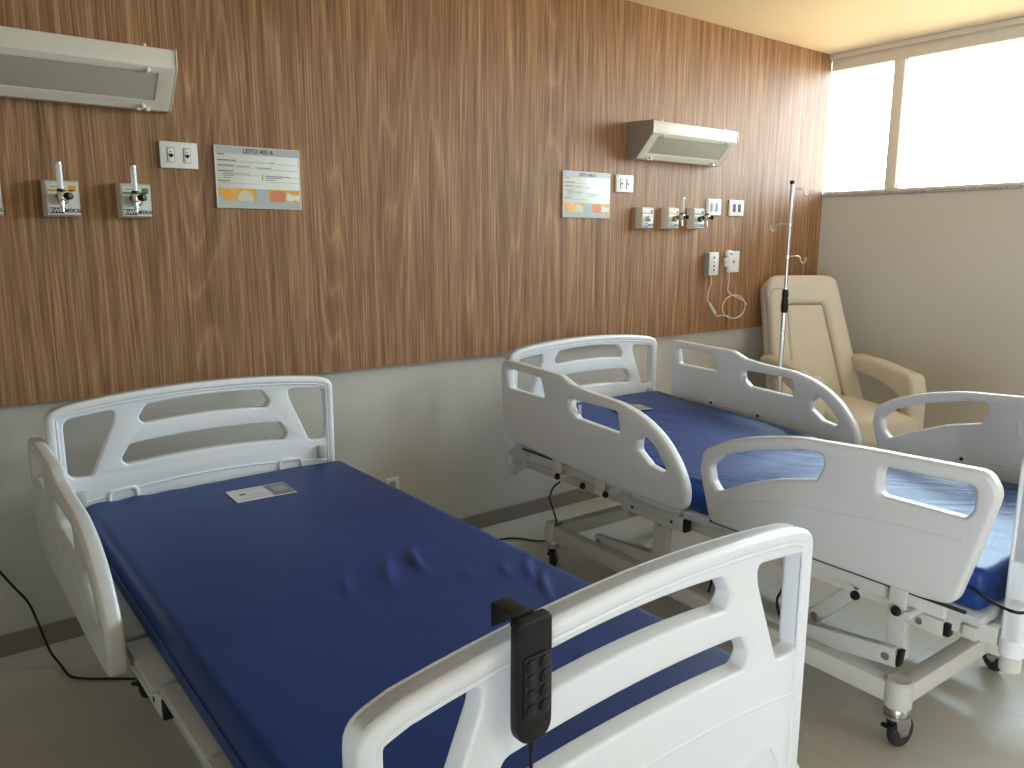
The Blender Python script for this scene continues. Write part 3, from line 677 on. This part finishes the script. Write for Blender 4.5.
# ------------------------------------------------------------------ gas outlets and flowmeters
def gas_outlet(label, x0, z0, w, h, stripe, fit, d=.05):
    root = tag(empty('gas_outlet', (x0+w/2, 0, z0)), label, 'gas outlet', 'medical gas outlets')
    b = MB(); b.plate([rnd([(-w/2, 0), (w/2, 0), (w/2, h), (-w/2, h)], .003)], d*.5, M['cream'], xz(0, -d*.25, 0), bev=.001)
    bb = bmesh.new(); bmesh.ops.create_cube(bb, size=1)
    for v in bb.verts:
        f = .90 if v.co.y < 0 else 1.; v.co = Vector((v.co.x*w*f, v.co.y*d*.52-d*.74, (v.co.z*h)*f+h/2))
    bmesh.ops.bevel(bb, geom=bb.edges[:], offset=.0015, segments=2, affect='EDGES'); b.merge(bb, M['cream']); b.build('outlet_box', root)
    y = -d-.0005
    b = MB(); b.box((0, y, h*.47), (w*.80, .0012, h*.80), M['plastic'])
    b.box((-w*.04, y-.001, h*.705), (w*.70, .0008, h*.055), M[stripe]); b.box((w*.28, y-.001, h*.775), (w*.20, .0008, h*.16), M[stripe])
    b.box((-w*.22, y-.001, h*.81), (w*.18, .0008, h*.03), M['inkl'])
    b.build('label_plate', root)
    b = MB(); b.box((-w*.19, y-.001, h*.165), (w*.38, .0012, h*.16), M['navy'])
    b.text('RWM', h*.15, M['plastic'], xz(-w*.19, y-.0018, h*.115), align='CENTER', bold=.02)
    b.text('MEDICAL', h*.15, M['navy'], xz(w*.015, y-.0012, h*.115), bold=.02, sx=.68); b.build('maker_text', root)
    b = MB(); b.cyl((0, -d, h*.46), (0, -d-.016, h*.46), .015, M[fit], 20, bev=.002); b.cyl((0, -d-.016, h*.46), (0, -d-.026, h*.46), .009, M['chrome'], 16); b.build('socket_ring', root)
def flowmeter(label, x, y, z, fit, group='flowmeters on the gas outlets'):
    root = tag(empty('flowmeter', (x, y, z)), label, 'flowmeter', group)
    b = MB(); b.cyl((0, .035, 0), (0, -.004, 0), .010, M[fit], 18, bev=.002); b.cyl((0, .022, 0), (0, .010, 0), .014, M[fit], 6); b.box((0, -.006, .0), (.022, .022, .03), M['chrome'], bev=.005)
    b.cyl((0, -.006, -.012), (0, -.006, -.034), .0075, M['chrome'], 16, bev=.002); b.cyl((0, -.006, -.034), (0, -.008, -.048), .005, M['chrome'], 14); b.build('valve_body', root)
    b = MB(); b.cyl((0, -.006, .013), (0, -.006, .098), .0095, M['clear'], 20); b.build('flow_tube', root)
    b = MB(); b.cyl((0, -.006, .012), (0, -.006, .022), .011, M['black'], 18); b.build('tube_collar', root)
    b = MB(); b.cyl((0, -.006, .096), (0, -.006, .104), .0095, M['chrome'], 18, bev=.002); b.build('tube_cap', root)
    b = MB(); b.lathe([(0, 0), (.011, 0), (.012, .004), (.010, .016), (0, .018)], M['black'] if fit != 'brass' else M['black'], (.014, -.018, .0), (.6, -.8, 0), 10); b.build('valve_knob', root)
G = 'on the left of the LEITO 405 A board'
gas_outlet('grey gas outlet box cut by the left edge of the photograph', .172, 1.455, .104, .113, 'inkl', 'steel')
gas_outlet('gas outlet box with yellow label stripe left of the patient board', .387, 1.456, .103, .115, 'yellow', 'brass')
gas_outlet('gas outlet box with green label stripe left of the patient board', .604, 1.456, .103, .115, 'green', 'gfit')
flowmeter('flowmeter with yellow fitting on the yellow striped outlet', .428, -.088, 1.518, 'brass')
flowmeter('flowmeter with dark green fitting on the green striped outlet', .643, -.088, 1.520, 'gfit')
gas_outlet('gas outlet box without flowmeter above the far bed', 3.108, 1.449, .097, .114, 'inkl', 'steel', .05)
gas_outlet('middle gas outlet box above the far bed, with yellow fitting', 3.313, 1.450, .097, .115, 'yellow', 'brass', .05)
gas_outlet('gas outlet box with green fitting nearest the pale socket plate', 3.527, 1.452, .097, .117, 'green', 'gfit', .05)
flowmeter('flowmeter with yellow fitting above the far bed', 3.372, -.094, 1.512, 'brass')
flowmeter('flowmeter with dark green fitting above the far bed', 3.582, -.094, 1.514, 'gfit')

# ------------------------------------------------------------------ drip stand
root = tag(empty('drip_stand', (3.612, -.6, 0)), 'chrome drip stand with four hooks between far bed and armchair', 'drip stand')
b = MB(); b.cyl((0, 0, .16), (0, 0, 1.02), .0125, M['chrome'], 20); b.build('lower_pole', root)
b = MB(); b.cyl((0, 0, 1.02), (0, 0, 1.672), .0085, M['steel'], 18); b.cyl((0, 0, 1.668), (0, 0, 1.686), .012, M['black'], 18, bev=.002); b.build('upper_pole', root)
b = MB(); b.lathe([(0, 1.02), (.014, 1.02), (.018, 1.03), (.018, 1.08), (.015, 1.095), (.017, 1.11), (.015, 1.137), (.010, 1.142), (0, 1.142)], M['black'], (0, 0, 0)); b.build('height_collar', root)
for z, s, L in ((1.642, 1, .08), (1.468, -1, .08), (1.306, 1, .08), (1.142, -1, .08)):
    ax = Vector((math.cos(R(-30)), math.sin(R(-30)), 0))*s
    P = [(0, 0), (.35*L, .003), (.72*L, .003), (.86*L, -.006), (.95*L, -.026), (1.12*L, -.032), (1.25*L, -.020), (1.26*L, -.002)]
    b = MB(); b.tube([Vector((0, 0, z))+ax*p[0]+Vector((0, 0, p[1])) for p in P], .0030, M['steel'], 8); b.cyl((0, 0, z-.008), (0, 0, z+.008), .0105, M['chrome'], 16); b.build('hook', root)
b = MB(); b.lathe([(0, .10), (.03, .10), (.034, .11), (.034, .14), (.02, .165), (.016, .21), (0, .21)], M['black'], (0, 0, 0)); b.build('base_hub', root)
for k in range(5):
    a = 2*PI*k/5+.75; d = Vector((math.cos(a), math.sin(a), 0)); b = MB()
    b.tube([d*.02+Vector((0, 0, .12)), d*.11+Vector((0, 0, .10)), d*.19+Vector((0, 0, .068))], .012, M['frame'], 10)
    l = b.build('leg', root)
    b = MB(); s = Vector((-d.y, d.x, 0)); w = d*.20+Vector((0, 0, .025)); b.cyl(w-s*.012, w+s*.012, .025, M['rubber'], 18, bev=.004); b.cyl(w+Vector((0, 0, .015)), w+Vector((0, 0, .052)), .008, M['zinc'], 10); b.build('wheel', l)

# ------------------------------------------------------------------ armchair
root = tag(empty('armchair', (4.25, -.465, 0), -.531), 'beige leatherette high-back armchair in the corner under the window', 'armchair'); root.scale = (1, 1, 1.025)
def cushion(b, c, d, bev, rot=None, seg=5, crown=0.):
    bb = bmesh.new(); bmesh.ops.create_cube(bb, size=1)
    bmesh.ops.subdivide_edges(bb, edges=bb.edges[:], cuts=6, use_grid_fill=True)
    for v in bb.verts:
        x, y, z = v.co*2
        q = [abs(x), abs(y), abs(z)]
        # superellipsoid-like rounding by clamping to an inner box
        p = Vector((x*d[0]/2, y*d[1]/2, z*d[2]/2)); inn = Vector([max(-(d[i]/2-bev), min(d[i]/2-bev, p[i])) for i in range(3)]); e = p-inn
        if e.length > 1e-6:
            mx = max(abs(e.x), abs(e.y), abs(e.z)); e = e.normalized()*mx
        p = inn+e
        if crown: p.z += crown*(1-x*x)*(1-y*y)*(1 if z > 0 else 0)
        v.co = p
    bb.transform(Matrix.Translation(c) @ (rot.to_4x4() if rot else Matrix())); b.merge(bb, M['leather'])
b = MB(); cushion(b, (0, -.285, .395), (.47, .66, .15), .045, crown=.025); b.build('seat_cushion', root)
b = MB(); cushion(b, (0, -.27, .27), (.47, .60, .12), .02); b.build('seat_base', root)
# backrest in its own tilted plane: u across, v up the back
ang = R(24.5); up = Vector((0, math.sin(ang), math.cos(ang))); nr = Vector((0, -math.cos(ang), math.sin(ang)))
bm_ = Matrix(((1, 0, nr.x, 0), (0, up.y, nr.y, .03), (0, up.z, nr.z, .40), (0, 0, 0, 1)))
out = rnd([(-.285, .0, .03), (-.228, .81, .08), (.228, .81, .08), (.285, .0, .03)], .05, 8)
inn = rnd([(-.135, -.002, .005), (-.118, .61, .02), (.118, .61, .02), (.135, -.002, .005)], .02, 4)
b = MB(); b.plate([out], .07, M['leather'], bm_ @ Matrix.Translation((0, 0, -.045)), bev=.02, res=4); 
U = [(-.285, .0, .02), (-.228, .81, .08), (.228, .81, .08), (.285, .0, .02), (.165, .0, .02), (.118, .63, .025), (-.118, .63, .025), (-.165, .0, .02)]
b.plate([rnd([(x*.995, y) + ((r_,)) for x, y, r_ in U], .02, 8)], .085, M['leather'], bm_ @ Matrix.Translation((0, 0, .012)), bev=.030, res=5)
for sg in (-1, 1): b.tube([bm_ @ Vector((sg*.118, .625, .052)), bm_ @ Vector((sg*.168, .70, .053)), bm_ @ Vector((sg*.195, .745, .047))], .0018, M['leather'], 6)
b.build('backrest', root)
b = MB(); b.plate([rnd([(-.162, .0, .01), (-.115, .625, .02), (.115, .625, .02), (.162, .0, .01)], .02, 5)], .06, M['leather'], bm_ @ Matrix.Translation((0, 0, .006)), bev=.018, res=4); b.build('back_panel', root)
for sg in (-1, 1):
    b = MB()
    # padded arm: rises a little to the rear, wraps down at the front
    P = rnd([(.14, .60, .02), (.14, .700, .04), (-.12, .695, .2), (-.465, .665, .06), (-.495, .58, .03), (-.495, .16, .02), (-.395, .16, .02), (-.395, .53, .05), (-.16, .585, .2)], .03, 6)
    b.plate([P], .10, M['leather'], yz(sg*.287, 0, 0), bev=.026, res=5)
    b.build('armrest', root)
b = MB()
for sg in (-1, 1):
    b.box((sg*.22, -.25, .13), (.04, .5, .04), M['black'], bev=.004)
    for y in (-.45, -.02): b.cyl((sg*.22, y, 0), (sg*.22, y, .22), .02, M['black'], 14)
b.build('chair_base', root)

# ------------------------------------------------------------------ camera
cam = bpy.data.cameras.new('camera'); co = bpy.data.objects.new('camera', cam); C.objects.link(co)
yaw, pit, rol = 6.59950569e-01, 1.79769735e-01, 1.98885021e-03
f = Vector((math.sin(yaw)*math.cos(pit), math.cos(yaw)*math.cos(pit), -math.sin(pit))); r = Vector((math.cos(yaw), -math.sin(yaw), 0)); u = r.cross(f)
r2 = r*math.cos(rol)+u*math.sin(rol); u2 = -r*math.sin(rol)+u*math.cos(rol)
co.matrix_world = Matrix(((r2.x, u2.x, -f.x, 0), (r2.y, u2.y, -f.y, -2.95), (r2.z, u2.z, -f.z, 1.38017), (0, 0, 0, 1)))
cam.sensor_width = 36; cam.lens = 783.32/1024*36; cam.clip_start = .05
bpy.context.scene.camera = co

# ------------------------------------------------------------------ light: bright overcast sky outside, warm sunlit ground below it
w = bpy.data.worlds.new('sky'); bpy.context.scene.world = w; w.use_nodes = True; n = w.node_tree; L = n.links.new
bg = n.nodes['Background']; tc = n.nodes.new('ShaderNodeTexCoord'); sp = n.nodes.new('ShaderNodeSeparateXYZ'); L(tc.outputs['Generated'], sp.inputs[0])
cr = n.nodes.new('ShaderNodeValToRGB'); mr = n.nodes.new('ShaderNodeMapRange'); mr.inputs[1].default_value = -1; mr.inputs[2].default_value = 1; L(sp.outputs[2], mr.inputs[0]); L(mr.outputs[0], cr.inputs[0])
e = cr.color_ramp.elements; e[0].position = .0; e[0].color = (.48, .37, .25, 1); e[1].position = 1; e[1].color = (.55, .76, 1.0, 1)
x = cr.color_ramp.elements.new(.47); x.color = (.56, .44, .30, 1)
x = cr.color_ramp.elements.new(.50); x.color = (.80, .91, 1, 1)
L(cr.outputs[0], bg.inputs['Color']); bg.inputs['Strength'].default_value = 29.
# light portal in the window opening
pl = bpy.data.lights.new('window_portal', 'AREA'); pl.shape = 'RECTANGLE'; pl.size = abs(WY1); pl.size_y = .77; pl.cycles.is_portal = True
po = bpy.data.objects.new('window_portal', pl); C.objects.link(po); po.location = (XR+.10, WY1/2, 2.085); po.rotation_euler = (0, R(90), 0)
po.rotation_euler = Vector((-1, 0, 0)).to_track_quat('-Z', 'Y').to_euler()
# fill light added at the back wall to brighten the footboards; its source is invented
al = bpy.data.lights.new('back_fill_light', 'AREA'); al.shape = 'RECTANGLE'; al.size = 1.6; al.size_y = 1.9; al.energy = 26; al.color = (1, .97, .93)
ao = bpy.data.objects.new('back_fill_light', al); C.objects.link(ao); ao.location = (2.9, YB+.06, 1.3); ao.rotation_euler = Vector((0, 1, 0)).to_track_quat('-Z', 'Z').to_euler()

al = bpy.data.lights.new('left_fill_light', 'AREA'); al.shape = 'RECTANGLE'; al.size = 1.4; al.size_y = 2.0; al.energy = 38; al.color = (.90, .95, 1); al.spread = R(75)  # second added fill, narrowed onto the window-side wall; no real doorway behind it
ao = bpy.data.objects.new('left_fill_light', al); C.objects.link(ao); ao.location = (XL+.05, -4.3, 1.2); ao.rotation_euler = Vector((6.5, 2.9, .1)).to_track_quat('-Z', 'Z').to_euler()
vs = bpy.context.scene.view_settings
vs.view_transform = 'Standard'; vs.look = 'None'; vs.exposure = .08; vs.gamma = 1.; vs.use_curve_mapping = False
